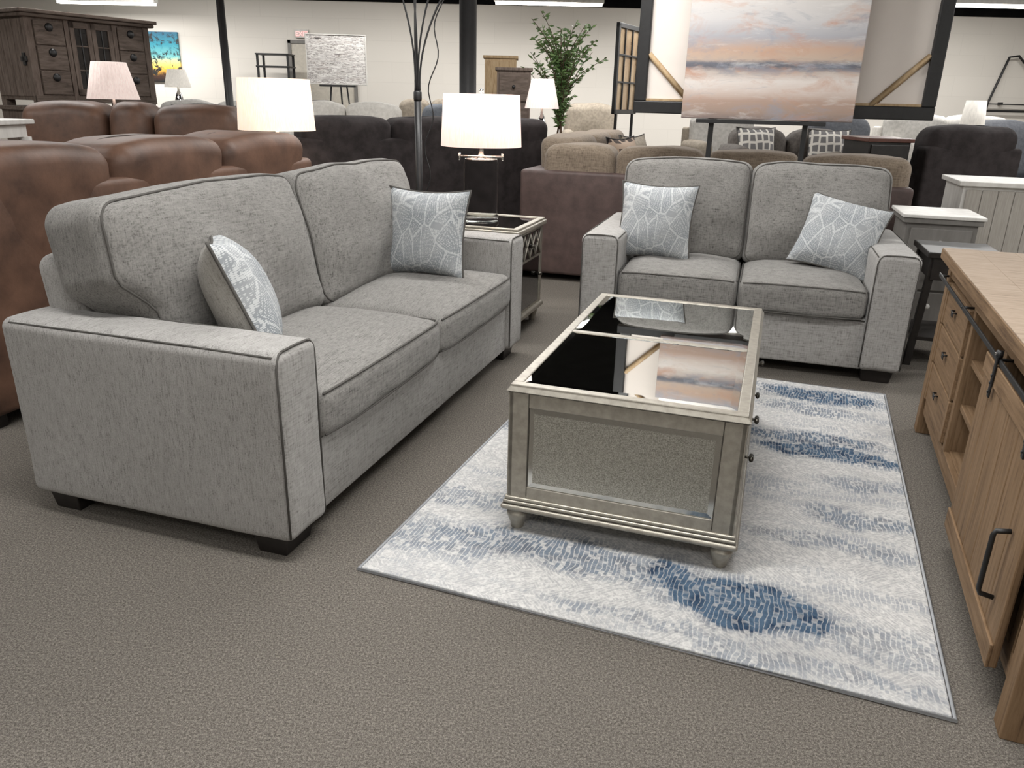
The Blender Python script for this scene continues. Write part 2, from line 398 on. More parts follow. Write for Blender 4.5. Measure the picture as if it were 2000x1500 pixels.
# ------------------------------------------------------------ grey sofa
def grey_sofa(name,label,W,loc,rz):
    T=Thing(name,label,'sofa',loc,rz)
    D=.97;aw=.196;ha=.628;zb=.062
    f=MB()
    f.rbox(aw-.02,.03,zb,W-aw+.02,D-.06,.315,fab_arm,r=.012,n=(8,4,3),k=2,smooth=True)
    f.tube([(aw,.028,.306),(W-aw,.028,.306)],.0035,fab_pipe)
    T.part('base_frame',f)
    b=MB()
    def lean(p,h): return Vector((p.x,p.y+.04*(p.z/h[2]),p.z))
    b.rbox(.15,D-.2,.1,W-.15,D-.05,.79,fab_arm,r=.05,n=(10,2,6),k=4,smooth=True,fn=lean)
    T.part('back_frame',b)
    for sx in (0,1):
        a=MB(); x0=0 if sx==0 else W-aw
        def soft(p,h):
            s_=.005*(1-(p.y/h[1])**2)*(1 if abs(p.x)>h[0]*.9 else 0)*(1 if p.x>0 else -1)
            return Vector((p.x+s_+nz((p.x+sx*3,p.y,p.z),4,.004),p.y+nz((p.x,p.y+7,p.z),6,.003),p.z+.004*math.cos(p.x/h[0]*1.5)+nz((p.x,p.y,p.z+2),5,.003)))
        a.rbox(x0,0,zb,x0+aw,D-.02,ha,fab_arm,r=.030,n=(5,16,9),k=5,smooth=True,fn=soft)
        e=.0065
        xo,xi=(x0+e,x0+aw-e)
        for xx in (xo,xi):
            sg=1 if xx==xo else -1
            a.tube([(xx,.008,zb+.02),(xx,.008,ha-.040),(xx+sg*.006,.008,ha-.018),(xx+sg*.018,.010,ha-.003),(xx+sg*.035,.011,ha+.001)],.0034,fab_pipe,6)
        a.tube([(xo+.03,.011,ha+.001),(x0+aw/2,.011,ha+.003),(xi-.03,.011,ha+.001)],.0034,fab_pipe,6)
        for q,ye in ((0,D-.06),(1,D-.3)):
            side=(sx if q==0 else 1-sx)
            xx=x0+.0065 if side==0 else x0+aw-.0065
            a.tube([(xx,.02,ha-.008),(xx,D*.25,ha-.006),(xx,D*.5,ha-.005),(xx,ye,ha-.008)],.0030,fab_pipe,6)
        T.part('arm',a)
    mid=W/2
    for i in (0,1):
        c=MB(); xa=(aw+.003 if i==0 else mid+.001); xb=(mid-.001 if i==0 else W-aw-.003)
        def puff(p,h):
            u,v=p.x/h[0],p.y/h[1]
            z=p.z
            if p.z>0: z+=.045*(1-u**4)*(1-v*v*.9)
            y=p.y
            if p.y<0: y-=.020*(1-u**4)
            return Vector((p.x,y,z+nz((p.x+i,p.y,p.z),6,.010)-.012*(v if v>0 else 0)))
        c.rbox(xa,0,.306,xb,.66,.458,fab_seat,r=.042,n=(14,12,3),k=4,smooth=True,fn=puff)
        def ring(z):
            P=[]
            for t in range(25):
                u=-1+2*t/24; P.append(((xa+xb)/2+u*(xb-xa-.04)/2, .008-.020*(1-u**4), z+(.010*(1-u**4) if z>.4 else 0)))
            return P
        c.tube(ring(.447),.0038,fab_pipe,6)
        c.tube(ring(.318),.0038,fab_pipe,6)
        for xx in (xa+.007,xb-.007): c.tube([(xx,.03,.447),(xx,.3,.453),(xx,.6,.447)],.0034,fab_pipe,6)
        T.part('seat_cushion',c)
    for i in (0,1):
        c=MB(); xa=(aw-.100 if i==0 else mid-.006); xb=(mid+.006 if i==0 else W-aw+.100)
        hh=.268; th=.122
        xf=Matrix.Translation((0,.500,.455))@Matrix.Rotation(math.radians(-13),4,'X')@Matrix.Translation((0,th,hh))
        def bulge(p,h):
            u,v,w=p.x/h[0],p.y/h[1],p.z/h[2]
            x,y,z=p.x,p.y,p.z
            k=(1-abs(u)**3)*(1-w*w*.8)
            y+= (-.070 if v<0 else .03)*k
            if w>-.2: z+=.024*(1-abs(u)**3)*min(1,(w+.2))
            if w<.1:
                t=min(1,(.1-w)/.35)
                if i==0 and u<0: x+=.098*t*(-u)
                if i==1 and u>0: x-=.098*t*u
            x+=nz((p.x+i*2,p.y,p.z),4,.010); y+=nz((p.x,p.y+5+i,p.z),5,.022)+nz((p.x,p.y+9+i,p.z),11,.008); z+=nz((p.x+i*4,p.y+5,p.z),5,.012)
            return Vector((x,y,z))
        c.rbox(xa,-th,-hh,xb,th,hh,fab_seat,r=.058,n=(18,3,14),k=5,smooth=True,fn=bulge,xf=xf)
        hx=(xb-xa)/2;cx=(xa+xb)/2
        def pt(u,w,yy=-1):
            p=Vector((u*(hx-.015),yy*(th-.016),w*(hh-.015)))
            q=bulge(p,(hx,th,hh)); return xf@Vector((q.x+cx,q.y,q.z))
        cr=.060
        fu=1-cr/hx; fw=1-cr/hh
        P=[]
        for t in range(18): P.append(pt(-fu+2*fu*t/17,1))
        for t in range(1,5): a_=PI/2*t/5; P.append(pt(fu+(1-fu)*math.sin(a_),fw+(1-fw)*math.cos(a_)))
        for t in range(14): P.append(pt(1,fw-2*fw*t/13))
        for t in range(1,5): a_=PI/2*t/5; P.append(pt(fu+(1-fu)*math.cos(a_),-fw-(1-fw)*math.sin(a_)))
        for t in range(18): P.append(pt(fu-2*fu*t/17,-1))
        for t in range(1,5): a_=PI/2*t/5; P.append(pt(-fu-(1-fu)*math.sin(a_),-fw-(1-fw)*math.cos(a_)))
        for t in range(14): P.append(pt(-1,-fw+2*fw*t/13))
        for t in range(1,5): a_=PI/2*t/5; P.append(pt(-fu-(1-fu)*math.cos(a_),fw+(1-fw)*math.sin(a_)))
        c.tube(P,.0042,fab_pipe,6,closed=True)
        T.part('back_cushion',c)
    for (x,y) in ((.1,.09),(W-.1,.09),(.1,D-.12),(W-.1,D-.12)):
        l=MB(); 
        def tap(p,h): 
            s_=.86 if p.z<0 else 1
            return Vector((p.x*s_,p.y*s_,p.z))
        l.rbox(x-.075,y-.05,0,x+.075,y+.06,zb+.008,black_wood,r=.004,fn=tap)
        T.part('leg',l,label='black wooden block leg')
    return T
TH=.3088
sofa=grey_sofa('sofa','light gray chenille three-seat sofa with black block legs',2.153,(-.608,1.877,0),PI/2-TH)
love=grey_sofa('loveseat','light gray chenille loveseat in front of the easel',1.60,(.338,3.975,0),-.2944)

# ------------------------------------------------------------ pillows
def pillow_mb(S,Tk,front,back,pipe,n=14):
    m=MB()
    def P(i,j,sg):
        u=-1+2*i/n; v=-1+2*j/n
        u_=math.copysign(abs(u)**.85,u); v_=math.copysign(abs(v)**.85,v)
        e=max(0,(1-abs(u_)**2.6))*max(0,(1-abs(v_)**2.6))
        t=Tk*e**.5
        x=S/2*u_*(1-.10*(1-v_*v_)); z=S/2*v_*(1-.10*(1-u_*u_))
        return Vector((x,sg*t+nz((x*3,sg,z*3),2,.012)*e,z+S/2*.93))
    for sg,mt in ((-1,front),(1,back)):
        vs=[];fs=[]
        for j in range(n+1):
            for i in range(n+1): vs.append(P(i,j,sg))
        for j in range(n):
            for i in range(n):
                a=j*(n+1)+i; fs.append([a,a+1,a+n+2,a+n+1])
        m.add(vs,fs,mt,True)
    B=[P(i,0,1) for i in range(n)]+[P(n,j,1) for j in range(n)]+[P(n-i,n,1) for i in range(n)]+[P(0,n-j,1) for j in range(n)]
    m.tube(B,.0050,pipe,6,closed=True)
    return m
G='blue leaf throw pillows'
pm=pillow_mb(.408,.095,pil,fab_plain,fab_pipe,18)
def mkp(label,loc,rot):
    t=Thing('throw_pillow',label,'pillow',loc,rot=rot,group=G,mb=pm); return t
rd=math.radians
mkp('blue and white leaf-dotted pillow leaning on sofa back cushion',(-.785,2.365,.490),(rd(-22),rd(4),PI/2-TH+.66))
mkp('blue and white leaf-dotted pillow beside the sofa arm',(-.428,3.555,.492),(rd(-13),0,-TH))
mkp('blue and white leaf-dotted pillow upright on the loveseat',(.730,4.135,.492),(rd(-17),rd(1),-.30))
mkp('blue and white leaf-dotted pillow slumped against loveseat arm',(1.59,3.91,.496),(rd(-34),rd(11),-.46))

# ------------------------------------------------------------ rug
RT=.3555;rw,rl_=1.507,2.189
R=Vector((math.cos(RT),-math.sin(RT),0));L=Vector((math.sin(RT),math.cos(RT),0))
rc=Vector((.991,1.340,0))-R*rw/2+L*rl_/2
rb=MB(); 
rb.rbox(-rw/2+.006,-rl_/2+.006,.001,rw/2-.006,rl_/2-.006,.010,rugm,r=.003)
Trug=Thing('area_rug','ivory and blue distressed rectangular rug under coffee table','rug',tuple(rc),-RT)
Trug.part('pile',rb)
e=MB(); hb=M2('pale_gray_rug_binding',(160,162,165),rough=.9)
e.tube([(-rw/2,-rl_/2,.006),(rw/2,-rl_/2,.006),(rw/2,rl_/2,.006),(-rw/2,rl_/2,.006)],.0055,hb,8,closed=True)
Trug.part('binding',e)

# ------------------------------------------------------------ coffee table
cw,cl,ch=.686,1.254,.494
zc=.011
T=Thing('coffee_table','champagne silver mirrored trunk coffee table on the rug','table',(-.016,2.092,zc),-.316)
ch=ch-zc
b=MB()
b.rbox(.018,.018,.10,cw-.018,cl-.018,ch-.036,champ,r=.003)
for y0,y1 in ((.006,.022),(cl-.022,cl-.006)):
    b.box(.008,y0,.10,.068,y1,ch-.026,champ); b.box(cw-.068,y0,.10,cw-.008,y1,ch-.026,champ)
    b.box(.068,y0,.10,cw-.068,y1,.155,champ); b.box(.068,y0,ch-.070,cw-.068,y1,ch-.026,champ)
    ya_=y0-.001 if y0<.1 else y0
    b.box(.0665,ya_,.125,.069,y1+.001,ch-.028,champ_d); b.box(cw-.069,ya_,.125,cw-.0665,y1+.001,ch-.028,champ_d)
for x0,x1 in ((.006,.022),(cw-.022,cw-.006)):
    for yy in (.006,cl/2-.035,cl-.076): b.box(x0,yy,.10,x1,yy+.07,ch-.026,champ)
    b.box(x0,.07,.10,x1,cl-.07,.155,champ); b.box(x0,.07,ch-.072,x1,cl-.07,ch-.026,champ)
T.part('body',b)
m=MB()
m.rbox(-.010,-.010,.074,cw+.010,cl+.010,.092,champ,r=.009,k=3,n=1)
m.rbox(-.004,-.004,.094,cw+.004,cl+.004,.106,champ,r=.006,k=2)
m.rbox(.000,.000,.106,cw,cl,.118,champ,r=.005,k=2)
m.box(-.003,-.003,.091,cw+.003,cl+.003,.095,champ_d)
T.part('base_molding',m)
t=MB()
t.box(.004,.004,ch-.028,cw-.004,cl-.004,ch-.024,champ_d)
def cham(p,h):
    if p.z>h[2]*.5: return Vector((p.x-math.copysign(.008,p.x),p.y-math.copysign(.008,p.y),p.z))
    return p
t.rbox(.0,.0,ch-.025,cw,cl,ch-.008,champ,r=.003,fn=cham)
for (xa,ya,xb,yb) in ((0.009,0.009,cw-.009,.040),(0.009,cl-.040,cw-.009,cl-.009),(0.009,.039,.040,cl-.039),(cw-.040,.039,cw-.009,cl-.039),(.039,cl/2-.012,cw-.039,cl/2+.012)):
    t.rbox(xa,ya,ch-.012,xb,yb,ch-.0035,champ,r=.003,k=1)
T.part('top_frame',t)
for (ya,yb) in ((.041,cl/2-.013),(cl/2+.013,cl-.041)):
    g=MB(); xa_=.041; g.box(xa_,ya,ch-.012,cw-xa_,yb,ch-.0065,mir)
    vs=[(xa_,ya,ch-.006),(cw-xa_,ya,ch-.006),(cw-xa_,yb,ch-.006),(xa_,yb,ch-.006)]
    i_=.020
    vs+=[(xa_+i_,ya+i_,ch-.0045),(cw-xa_-i_,ya+i_,ch-.0045),(cw-xa_-i_,yb-i_,ch-.0045),(xa_+i_,yb-i_,ch-.0045)]
    g.add(vs,[[0,1,5,4],[1,2,6,5],[2,3,7,6],[3,0,4,7],[4,5,6,7]],mir)
    T.part('mirror_top_panel',g,label='beveled mirror glass lid')
def bevel_panel(g,x0,z0,x1,z1,y,mat,out=-1,i_=.016,d_=.002):
    vs=[(x0,y,z0),(x1,y,z0),(x1,y,z1),(x0,y,z1),(x0+i_,y+out*d_,z0+i_),(x1-i_,y+out*d_,z0+i_),(x1-i_,y+out*d_,z1-i_),(x0+i_,y+out*d_,z1-i_)]
    g.add(vs,[[0,1,5,4],[1,2,6,5],[2,3,7,6],[3,0,4,7]],mir_rim); g.add(vs,[[4,5,6,7]],mat)
g=MB(); bevel_panel(g,.069,.156,cw-.069,ch-.071,.010,mir_ant); T.part('mirror_end_panel',g,label='speckled antique mirror side panel with beveled rim')
g=MB(); bevel_panel(g,.069,.156,cw-.069,ch-.071,cl-.010,mir_ant,out=1); T.part('mirror_end_panel',g,label='speckled antique mirror side panel with beveled rim')
hz=(ch-.075+.155)/2
for (ya,yb) in ((.078,cl/2-.038),(cl/2+.038,cl-.078)):
    for (za,zb_) in ((.158,hz-.004),(hz+.004,ch-.075)):
        dr=MB(); dr.rbox(cw-.03,ya,za,cw-.009,yb,zb_,champ,r=.003)
        dr.box(cw-.011,ya+.02,za+.02,cw-.007,yb-.02,zb_-.02,mir_ant)
        o=T.part('drawer',dr)
        k=MB(); ym=(ya+yb)/2; zm=(za+zb_)/2
        k.tube([(cw-.009,ym,zm),(cw+.016,ym,zm)],.0045,pewter); k.tube([(cw+.016,ym-.018,zm),(cw+.016,ym+.018,zm)],.007,pewter,10)
        T.part('knob',k,parent=o,label='dark pewter bar knob')
foot_prof=[(.016,0),(.020,.004),(.021,.016),(.028,.034),(.033,.048),(.032,.057),(.023,.062),(.031,.067),(.033,.076)]
for x in (.034,cw-.034):
    for y in (.034,cl-.034):
        T.part('foot',MB().lathe(foot_prof,champ,24,cx=x,cy=y),label='turned silver bun foot')

# ------------------------------------------------------------ console with barn door
CT=.360
W=1.84;D=.44;H=.757
T=Thing('console_cabinet','honey wood console with sliding barn door and shelves','cabinet',(1.71,3.02,0),-(PI/2+CT))
b=MB()
for x in (0,W-.06):
    for y in (0,D-.06): 
        def tp(p,h): return Vector((p.x*(.85 if p.z<-h[2]*.9 else 1),p.y*(.85 if p.z<-h[2]*.9 else 1),p.z))
        b.rbox(x,y,0,x+.06,y+.06,H-.045,oak_z,r=.003)
b.box(.06,.012,.09,W-.06,.035,.15,oak_x); b.box(.06,.005,H-.10,W-.06,.03,H-.045,oak_x)
b.box(.03,.03,.13,W-.03,D-.03,.155,oak_x)
b.box(.02,.06,.10,.045,D-.06,H-.045,oak_z); b.box(W-.045,.06,.10,W-.02,D-.06,H-.045,oak_z)
b.box(.03,D-.04,.10,W-.03,D-.02,H-.045,oak_x)
for x in (.57,1.06,1.70): b.box(x,.012,.13,x+.035,D-.03,H-.05,oak_z)
T.part('body',b)
t=MB()
nb=4
for i in range(nb):
    w_=(D+.05)/nb; t.rbox(-.03,-.03+i*w_,H-.040,W+.03,-.03+(i+1)*w_-.0004,H,oak_top,r=.001)
t.box(-.031,-.033,H-.04,W+.031,-.0295,H-.003,oak_x)
T.part('top',t,label='whitewashed plank top')
zs=[.16,.32,.48,.645]
for i in range(3):
    dr=MB(); dr.rbox(.07,.004,zs[i]+.004,.565,.03,zs[i+1]-.004,oak_x,r=.003)
    dr.box(.07,.001,zs[i]+.004,.10,.006,zs[i+1]-.004,oak_z); dr.box(.535,.001,zs[i]+.004,.565,.006,zs[i+1]-.004,oak_z)
    o=T.part('drawer',dr)
    k=MB(); k.tube([(.30,.004,zs[i]+.10),(.30,-.008,zs[i]+.10),(.34,-.008,zs[i]+.10),(.34,.004,zs[i]+.10)],.003,blackm)
    k.box(.30,-.009,zs[i]+.082,.34,-.007,zs[i]+.10,blackm)
    T.part('pull',k,parent=o,label='black metal drawer pull')
for z in (.31,.47): T.part('shelf',MB().box(.605,.03,z,1.06,D-.04,z+.02,oak_x))
dr=MB(); nx=6; xa,xb=1.07,1.74
for i in range(nx):
    w=(xb-xa)/nx; dr.rbox(xa+i*w+.001,-.026,.10,xa+(i+1)*w-.001,-.008,.645,oak_z,r=.004)
dr.box(xa,-.032,.10,xb,-.025,.16,oak_x); dr.box(xa,-.032,.59,xb,-.025,.645,oak_x)
door=T.part('barn_door',dr)
h=MB(); hx=1.665
h.tube([(hx,-.03,.405),(hx,-.058,.40),(hx,-.062,.39),(hx,-.062,.25),(hx,-.058,.24),(hx,-.03,.235)],.006,blackm)
T.part('handle',h,parent=door,label='black metal door handle')
for hx in (1.215,1.62):
    s_=MB(); s_.box(hx-.009,-.038,.56,hx+.009,-.033,.686,blackm)
    s_.tube([(hx,-.040,.678),(hx,-.026,.678)],.011,blackm,16); s_.tube([(hx,-.043,.678),(hx,-.039,.678)],.004,chrome,8)
    for z in (.575,.60,.62): s_.tube([(hx,-.041,z),(hx,-.037,z)],.0035,blackm,8)
    T.part('roller_strap',s_,parent=door,label='black metal hanging strap')
tr=MB(); tr.box(.02,-.032,.652,W-.02,-.026,.667,blackm)
for x in (.05,.6,1.2,1.78): tr.tube([(x,-.034,.66),(x,.005,.66)],.0045,blackm,8)
T.part('rail',tr,label='black metal sliding rail')

# ------------------------------------------------------------ end table + lamp
W,D,H=.54,.56,.62
T=Thing('end_table','champagne silver mirrored end table beside the gray sofa','table',(.01,4.13,0),PI/2-TH)
b=MB()
for x in (.01,W-.055):
    for y in (.01,D-.055): b.rbox(x,y,.1,x+.045,y+.045,H-.04,champ,r=.003)
b.box(.03,.035,.1,W-.03,D-.03,H-.04,champ)
b.rbox(-.005,-.005,.085,W+.005,D+.005,.115,champ,r=.01,k=3)
b.box(.05,.015,H-.22,W-.05,.04,H-.205,champ); b.box(.05,.015,.11,W-.05,.04,.13,champ); b.box(.05,.015,H-.06,W-.05,.04,H-.04,champ)
T.part('body',b)
t=MB(); t.rbox(-.01,-.01,H-.04,W+.01,D+.01,H-.012,champ,r=.008,k=3)
for q in ((0,0,W,.035),(0,D-.035,W,D),(0,.03,.035,D-.03),(W-.035,.03,W,D-.03)): t.rbox(q[0],q[1],H-.014,q[2],q[3],H,champ,r=.004)
T.part('top_frame',t)
g=MB(); g.box(.036,.036,H-.014,W-.036,D-.036,H-.004,mir); T.part('mirror_top_panel',g,label='mirror glass table top')
dr=MB(); dr.box(.06,.012,H-.2,W-.06,.036,H-.062,mir_dk)
x_=.06;wd=W-.12
for i in range(4):
    a=x_+wd*i/4;c=x_+wd*(i+1)/4
    dr.tube([(a,.009,H-.2),(c,.009,H-.064)],.005,champ,6); dr.tube([(a,.009,H-.064),(c,.009,H-.2)],.005,champ,6)
o=T.part('drawer',dr,label='mirrored drawer with silver diamond lattice')
T.part('knob',MB().tube([(W/2,.01,H-.13),(W/2,-.02,H-.13)],.010,pewter,12),parent=o)
dr=MB(); dr.box(.06,.014,.132,W-.06,.036,H-.222,mir_dk); o=T.part('door',dr,label='smoked mirror door')
T.part('knob',MB().tube([(W-.1,.01,.3),(W-.1,-.018,.3)],.01,pewter,12),parent=o)
for x in (.05,W-.05):
    for y in (.05,D-.05): T.part('foot',MB().lathe([(r*.95,z*1.15) for r,z in foot_prof],champ,20,cx=x,cy=y),label='turned silver bun foot')

def lamp_light(parent,z,e,col=(1,.84,.68),r=.05):
    l=bpy.data.lights.new('bulb_light','POINT'); l.energy=e; l.color=col; l.shadow_soft_size=r
    o=bpy.data.objects.new('bulb_light',l); link(o); o.parent=parent; o.location=(0,0,z)
def shade_mb(r0,r1,z0,z1,mat,pleat=0,trim=None):
    m=MB(); seg=96 if pleat else 48
    fn=(lambda r,a:r*(1+.03*math.cos(a*32))) if pleat else None
    m.lathe([(r0,z0),(r1,z1),(r1-.004,z1),(r0-.004,z0),(r0,z0)],mat,seg,fn=fn,cap=False)
    return m
LZ=.622
T=Thing('table_lamp','glass cylinder table lamp with lit linen drum shade','lamp',(-.205,4.50,LZ))
b=MB(); b.lathe([(.100,0),(.104,.006),(.104,.02),(.094,.026),(.096,.03),(.098,.31),(.092,.325)],glass,40)
T.part('base',b,label='bubbled clear glass cylinder base')
n_=MB(); n_.lathe([(.092,.326),(.092,.334),(.03,.338),(.018,.352),(.014,.36),(.014,.42),(.02,.425),(.02,.45)],chrome,24)
n_.tube([(-.12,-.02,.345),(.12,-.02,.345)],.006,chrome,8)
for x in (-.12,.12): n_.tube([(x,-.02,.325),(x,-.02,.362)],.007,chrome,8)
n_.tube([(0,0,.42),(0,0,.68)],.004,chrome,6); n_.lathe([(.004,.675),(.012,.683),(.012,.695),(.004,.703)],chrome,12)
T.part('stem',n_,label='chrome lamp neck')
T.part('shade',shade_mb(.225,.210,.400,.672,shade_w),label='lit off-white linen drum shade')
T.part('bulb',MB().lathe([(.012,.45),(.03,.49),(.034,.52),(.02,.55),(.004,.56)],tube_e,16))
lamp_light(T.o,.52,9)
def side_table(loc,h,w,label,mat=black_wood,rz=-TH,d=None):
    d=d or w
    T=Thing('side_table',label,'table',loc,rz)
    T.part('top',MB().rbox(-w/2,-d/2,h-.03,w/2,d/2,h,mat,r=.004))
    T.part('shelf',MB().box(-w/2+.03,-d/2+.03,.15,w/2-.03,d/2-.03,.17,mat))
    for x in (-w/2+.02,w/2-.05):
        for y in (-d/2+.02,d/2-.05):
            T.part('leg',MB().rbox(x,y,0,x+.035,y+.035,h-.03,mat,r=.003))
    return T
brass=M2('aged_brass',(150,120,70),rough=.3,metal=.9)
def lamp(loc,label,r0,r1,z0,z1,smat,pleat=0,basem=chrome,e=0,rb=.06):
    T=Thing('table_lamp',label,'lamp',loc)
    T.part('base',MB().lathe([(rb*1.1,0),(rb*1.15,.01),(rb*.5,.03),(rb*.9,z0*.3),(rb*1.1,z0*.5),(rb*.5,z0*.8),(.012,z0*.9),(.012,z0+.05)],basem,20))
    T.part('shade',shade_mb(r0,r1,z0,z1,smat,pleat))
    T.part('bulb',MB().lathe([(.012,z0+.05),(.03,z0+.08),(.02,z0+.12),(.004,z0+.13)],tube_e,12))
    if e: lamp_light(T.o,(z0+z1)/2,e)
    return T
side_table((-1.64,5.5,0),.62,.46,'dark wood side table behind the brown leather sofa')
lamp((-1.64,5.5,.622),'table lamp with lit cream drum shade near leather sofa',.255,.235,.42,.745,shade_w2,e=9,rb=.08)
side_table((-3.42,6.9,0),.8,.36,'dark wood lamp table beside the weathered armoire')
lamp((-3.42,6.9,.802),'table lamp with lit pale pink pleated tapered shade',.200,.13,.40,.69,shade_p,1,e=1.2)
side_table((.235,8.35,0),.8,.3,'dark wood lamp table beside the potted tree')
lamp((.235,8.35,.802),'small table lamp with pale pink pleated shade',.17,.11,.40,.68,shade_p,1,e=1)
side_table((4.0,7.2,0),.8,.3,'dark wood lamp table by the gray sectional')
lamp((4.0,7.2,.802),'brass table lamp with white drum shade',.10,.08,.36,.56,shade_n,0,basem=brass)
side_table((-4.15,10.0,0),.95,.3,'slim lamp table by the far sofas')
lamp((-4.15,10.0,.952),'small table lamp with ribbed white shade',.15,.10,.38,.58,shade_n,1)

# ------------------------------------------------------------ generic upholstered sofas
def sofa_generic(name,label,cat,loc,rz,W,D,H,ha,aw,mb_,mc,widths,seam=None,puffy=True,group=None,seat=.46,crown=.05,cd=.0,lump=1.0,rr=.10):
    T=Thing(name,label,cat,loc,rz,group=group)
    T.part('base_frame',MB().rbox(aw*.6,.05,.05,W-aw*.6,D-.04,.30,mb_,r=.03,n=(6,4,2),k=2,smooth=True))
    b=MB(); b.rbox(.03,D-.2,.06,W-.03,D,H-.16,mb_,r=.03,n=(8,2,6),k=3,smooth=True)
    T.part('back_frame',b)
    for x0 in (0,W-aw):
        a=MB()
        def sf(p,h):
            f=.02 if p.z>0 else 0
            return Vector((p.x*(1+.15*(p.z>0)*(1-(p.z/h[2]-.6)**2)),p.y,p.z+f*math.cos(p.x/h[0]*1.4)*math.cos(p.y/h[1]*1.2)))
        a.rbox(x0,.02,.04,x0+aw,D-.1,ha,mb_,r=min(.07,aw*.4),n=(4,8,6),k=4,smooth=True,fn=sf)
        T.part('arm',a)
    tot=sum(widths); x=aw
    for w_ in widths:
        w=w_/tot*(W-2*aw)
        c=MB()
        def pf(p,h):
            u,v=p.x/h[0],p.y/h[1]
            return Vector((p.x,p.y,p.z+(.035*(1-u*u)*(1-v*v) if p.z>0 else 0)))
        c.rbox(x+.004,.0,.28,x+w-.004,D-.25,seat,mc,r=.05,n=(6,6,2),k=3,smooth=True,fn=pf)
        T.part('seat_cushion',c)
        x+=w
    x=aw*.35; tw=W-aw*.7
    for w_ in widths:
        w=w_/tot*tw
        c=MB()
        def pb(p,h,sx=x):
            u,v,wz=p.x/h[0],p.y/h[1],p.z/h[2]
            z=p.z+(crown*(1-abs(u)**2.6) if p.z>0 else 0); y=p.y+(.05 if v>0 else -.04)*(1-u*u)*(1-.5*wz*wz)
            if puffy and wz>0: y+=.03*wz
            return Vector((p.x+nz((p.x+sx,p.y,p.z),5,.012*lump),y+nz((p.x+sx,p.y+3,p.z),6,.016*lump),z+nz((p.x+sx+4,p.y,p.z),5,.016*lump)))
        yb=D-.02 if puffy else D-.12
        c.rbox(x+.001,D-.38-cd,seat+.02,x+w-.001,yb-.02,H-crown,mc,r=rr if puffy else .07,n=(10,5,7),k=5,smooth=True,fn=pb)
        if seam:
            for yo in ((D-.10,D-.26) if cd else (D-.15,)):
                P=[]
                for t in range(17):
                    u=-.9+1.8*t/16; P.append((x+w/2+u*(w/2-.03),yo,H-crown*abs(u)**2.6-.002-.02*abs(u)**8-(.012 if yo>D-.12 else 0)))
                c.tube(P,.004,seam,6)
        T.part('back_cushion',c)
        x+=w
    for xx in (.08,W-.08):
        for yy in (.1,D-.08): T.part('leg',MB().rbox(xx-.03,yy-.03,0,xx+.03,yy+.03,.06,black_wood,r=.003))
    return T
A=-(PI/2+TH)
sofa_generic('leather_sofa','brown leather three-seat reclining sofa backing onto gray sofa','sofa',(-2.165,5.27,0),A,2.4,.95,1.065,.66,.2,leather,leather,[1,1,1],seam=leather_seam,crown=.045,cd=.08,lump=.5,rr=.08)
sofa_generic('leather_loveseat','brown leather reclining loveseat with center console','sofa',(-3.80,5.5,0),0,1.76,.9,1.19,.74,.16,leather,leather,[1,.52,1],seam=leather_seam,crown=.045,lump=.6)
sofa_generic('reclining_sofa','charcoal upholstered reclining sofa seen from its back','sofa',(-.125,7.895,0),PI+rd(30),2.3,.95,1.13,.75,.2,fab_char,fab_char,[1,1,1],seam=fab_dkseam,crown=.025,lump=.7,rr=.08)
sofa_generic('reclining_sofa','charcoal upholstered reclining loveseat behind the leather loveseat','sofa',(-3.1,6.65,0),0,.9,.85,1.15,.75,.14,fab_char,fab_char,[1,1],seam=fab_dkseam)
sofa_generic('far_sofa','light gray fabric sofa with patterned throw pillows','sofa',(-4.0,8.35,0),0,1.35,.9,1.2,.95,.18,fab_light,fab_light,[1,1],puffy=False,seat=.6)
sofa_generic('far_sofa','cream fabric sofa beside the black post','sofa',(-2.6,8.5,0),0,1.35,.9,1.22,.95,.18,fab_white,fab_white,[1,1],puffy=False,seat=.6)
sofa_generic('far_sofa','tan fabric sofa in the distant row','sofa',(-1.75,10.9,0),0,1.0,.9,1.27,.95,.18,fab_tan,fab_tan,[1,1],puffy=False,seat=.6)
sofa_generic('far_sofa','slate gray fabric sofa in the distant row','sofa',(-3.4,10.0,0),.1,1.2,.9,1.22,.95,.18,fab_slate,fab_mid,[1,1],puffy=False,seat=.6)
sofa_generic('far_sofa','dusty blue recliner in the distant row','chair',(-1.35,9.75,0),-.15,.7,.8,1.22,.9,.13,fab_blue,fab_blue,[1],seat=.6)
sofa_generic('far_sofa','tan recliner beside the potted tree','chair',(.62,10.9,0),0,.8,.8,1.27,.9,.15,fab_tan,fab_tan,[1],seat=.6)
sofa_generic('accent_loveseat','stone gray loveseat with ogee patterned pillows','sofa',(1.85,6.85,0),-.05,1.15,.85,1.09,.93,.16,fab_mid,fab_mid,[1,1],puffy=False,seat=.72)
sofa_generic('far_sofa','gray reclining chair in the distant row','chair',(3.15,8.3,0),0,.75,.85,1.2,.9,.15,fab_slate,fab_slate,[1],seat=.6)
sofa_generic('far_sofa','beige armchair in the distant row','chair',(1.9,8.4,0),.1,.8,.8,1.2,.9,.15,fab_tan,fab_light,[1],puffy=False,seat=.6)
sofa_generic('recliner','dark gray recliner behind the white cabinet','chair',(3.92,7.05,0),PI,.8,.85,1.17,.8,.15,fab_char,fab_char,[1],seam=fab_dkseam,crown=.03)
sofa_generic('far_sofa','gray sectional near the brass lamp','sofa',(4.4,7.5,0),0,1.6,.9,1.2,.95,.2,fab_mid,fab_slate,[1,1],seat=.6)
sofa_generic('far_sofa','cream sofa in the distant row','sofa',(4.4,9.3,0),0,1.6,.9,1.24,.95,.2,fab_white,fab_light,[1,1],puffy=False,seat=.6)

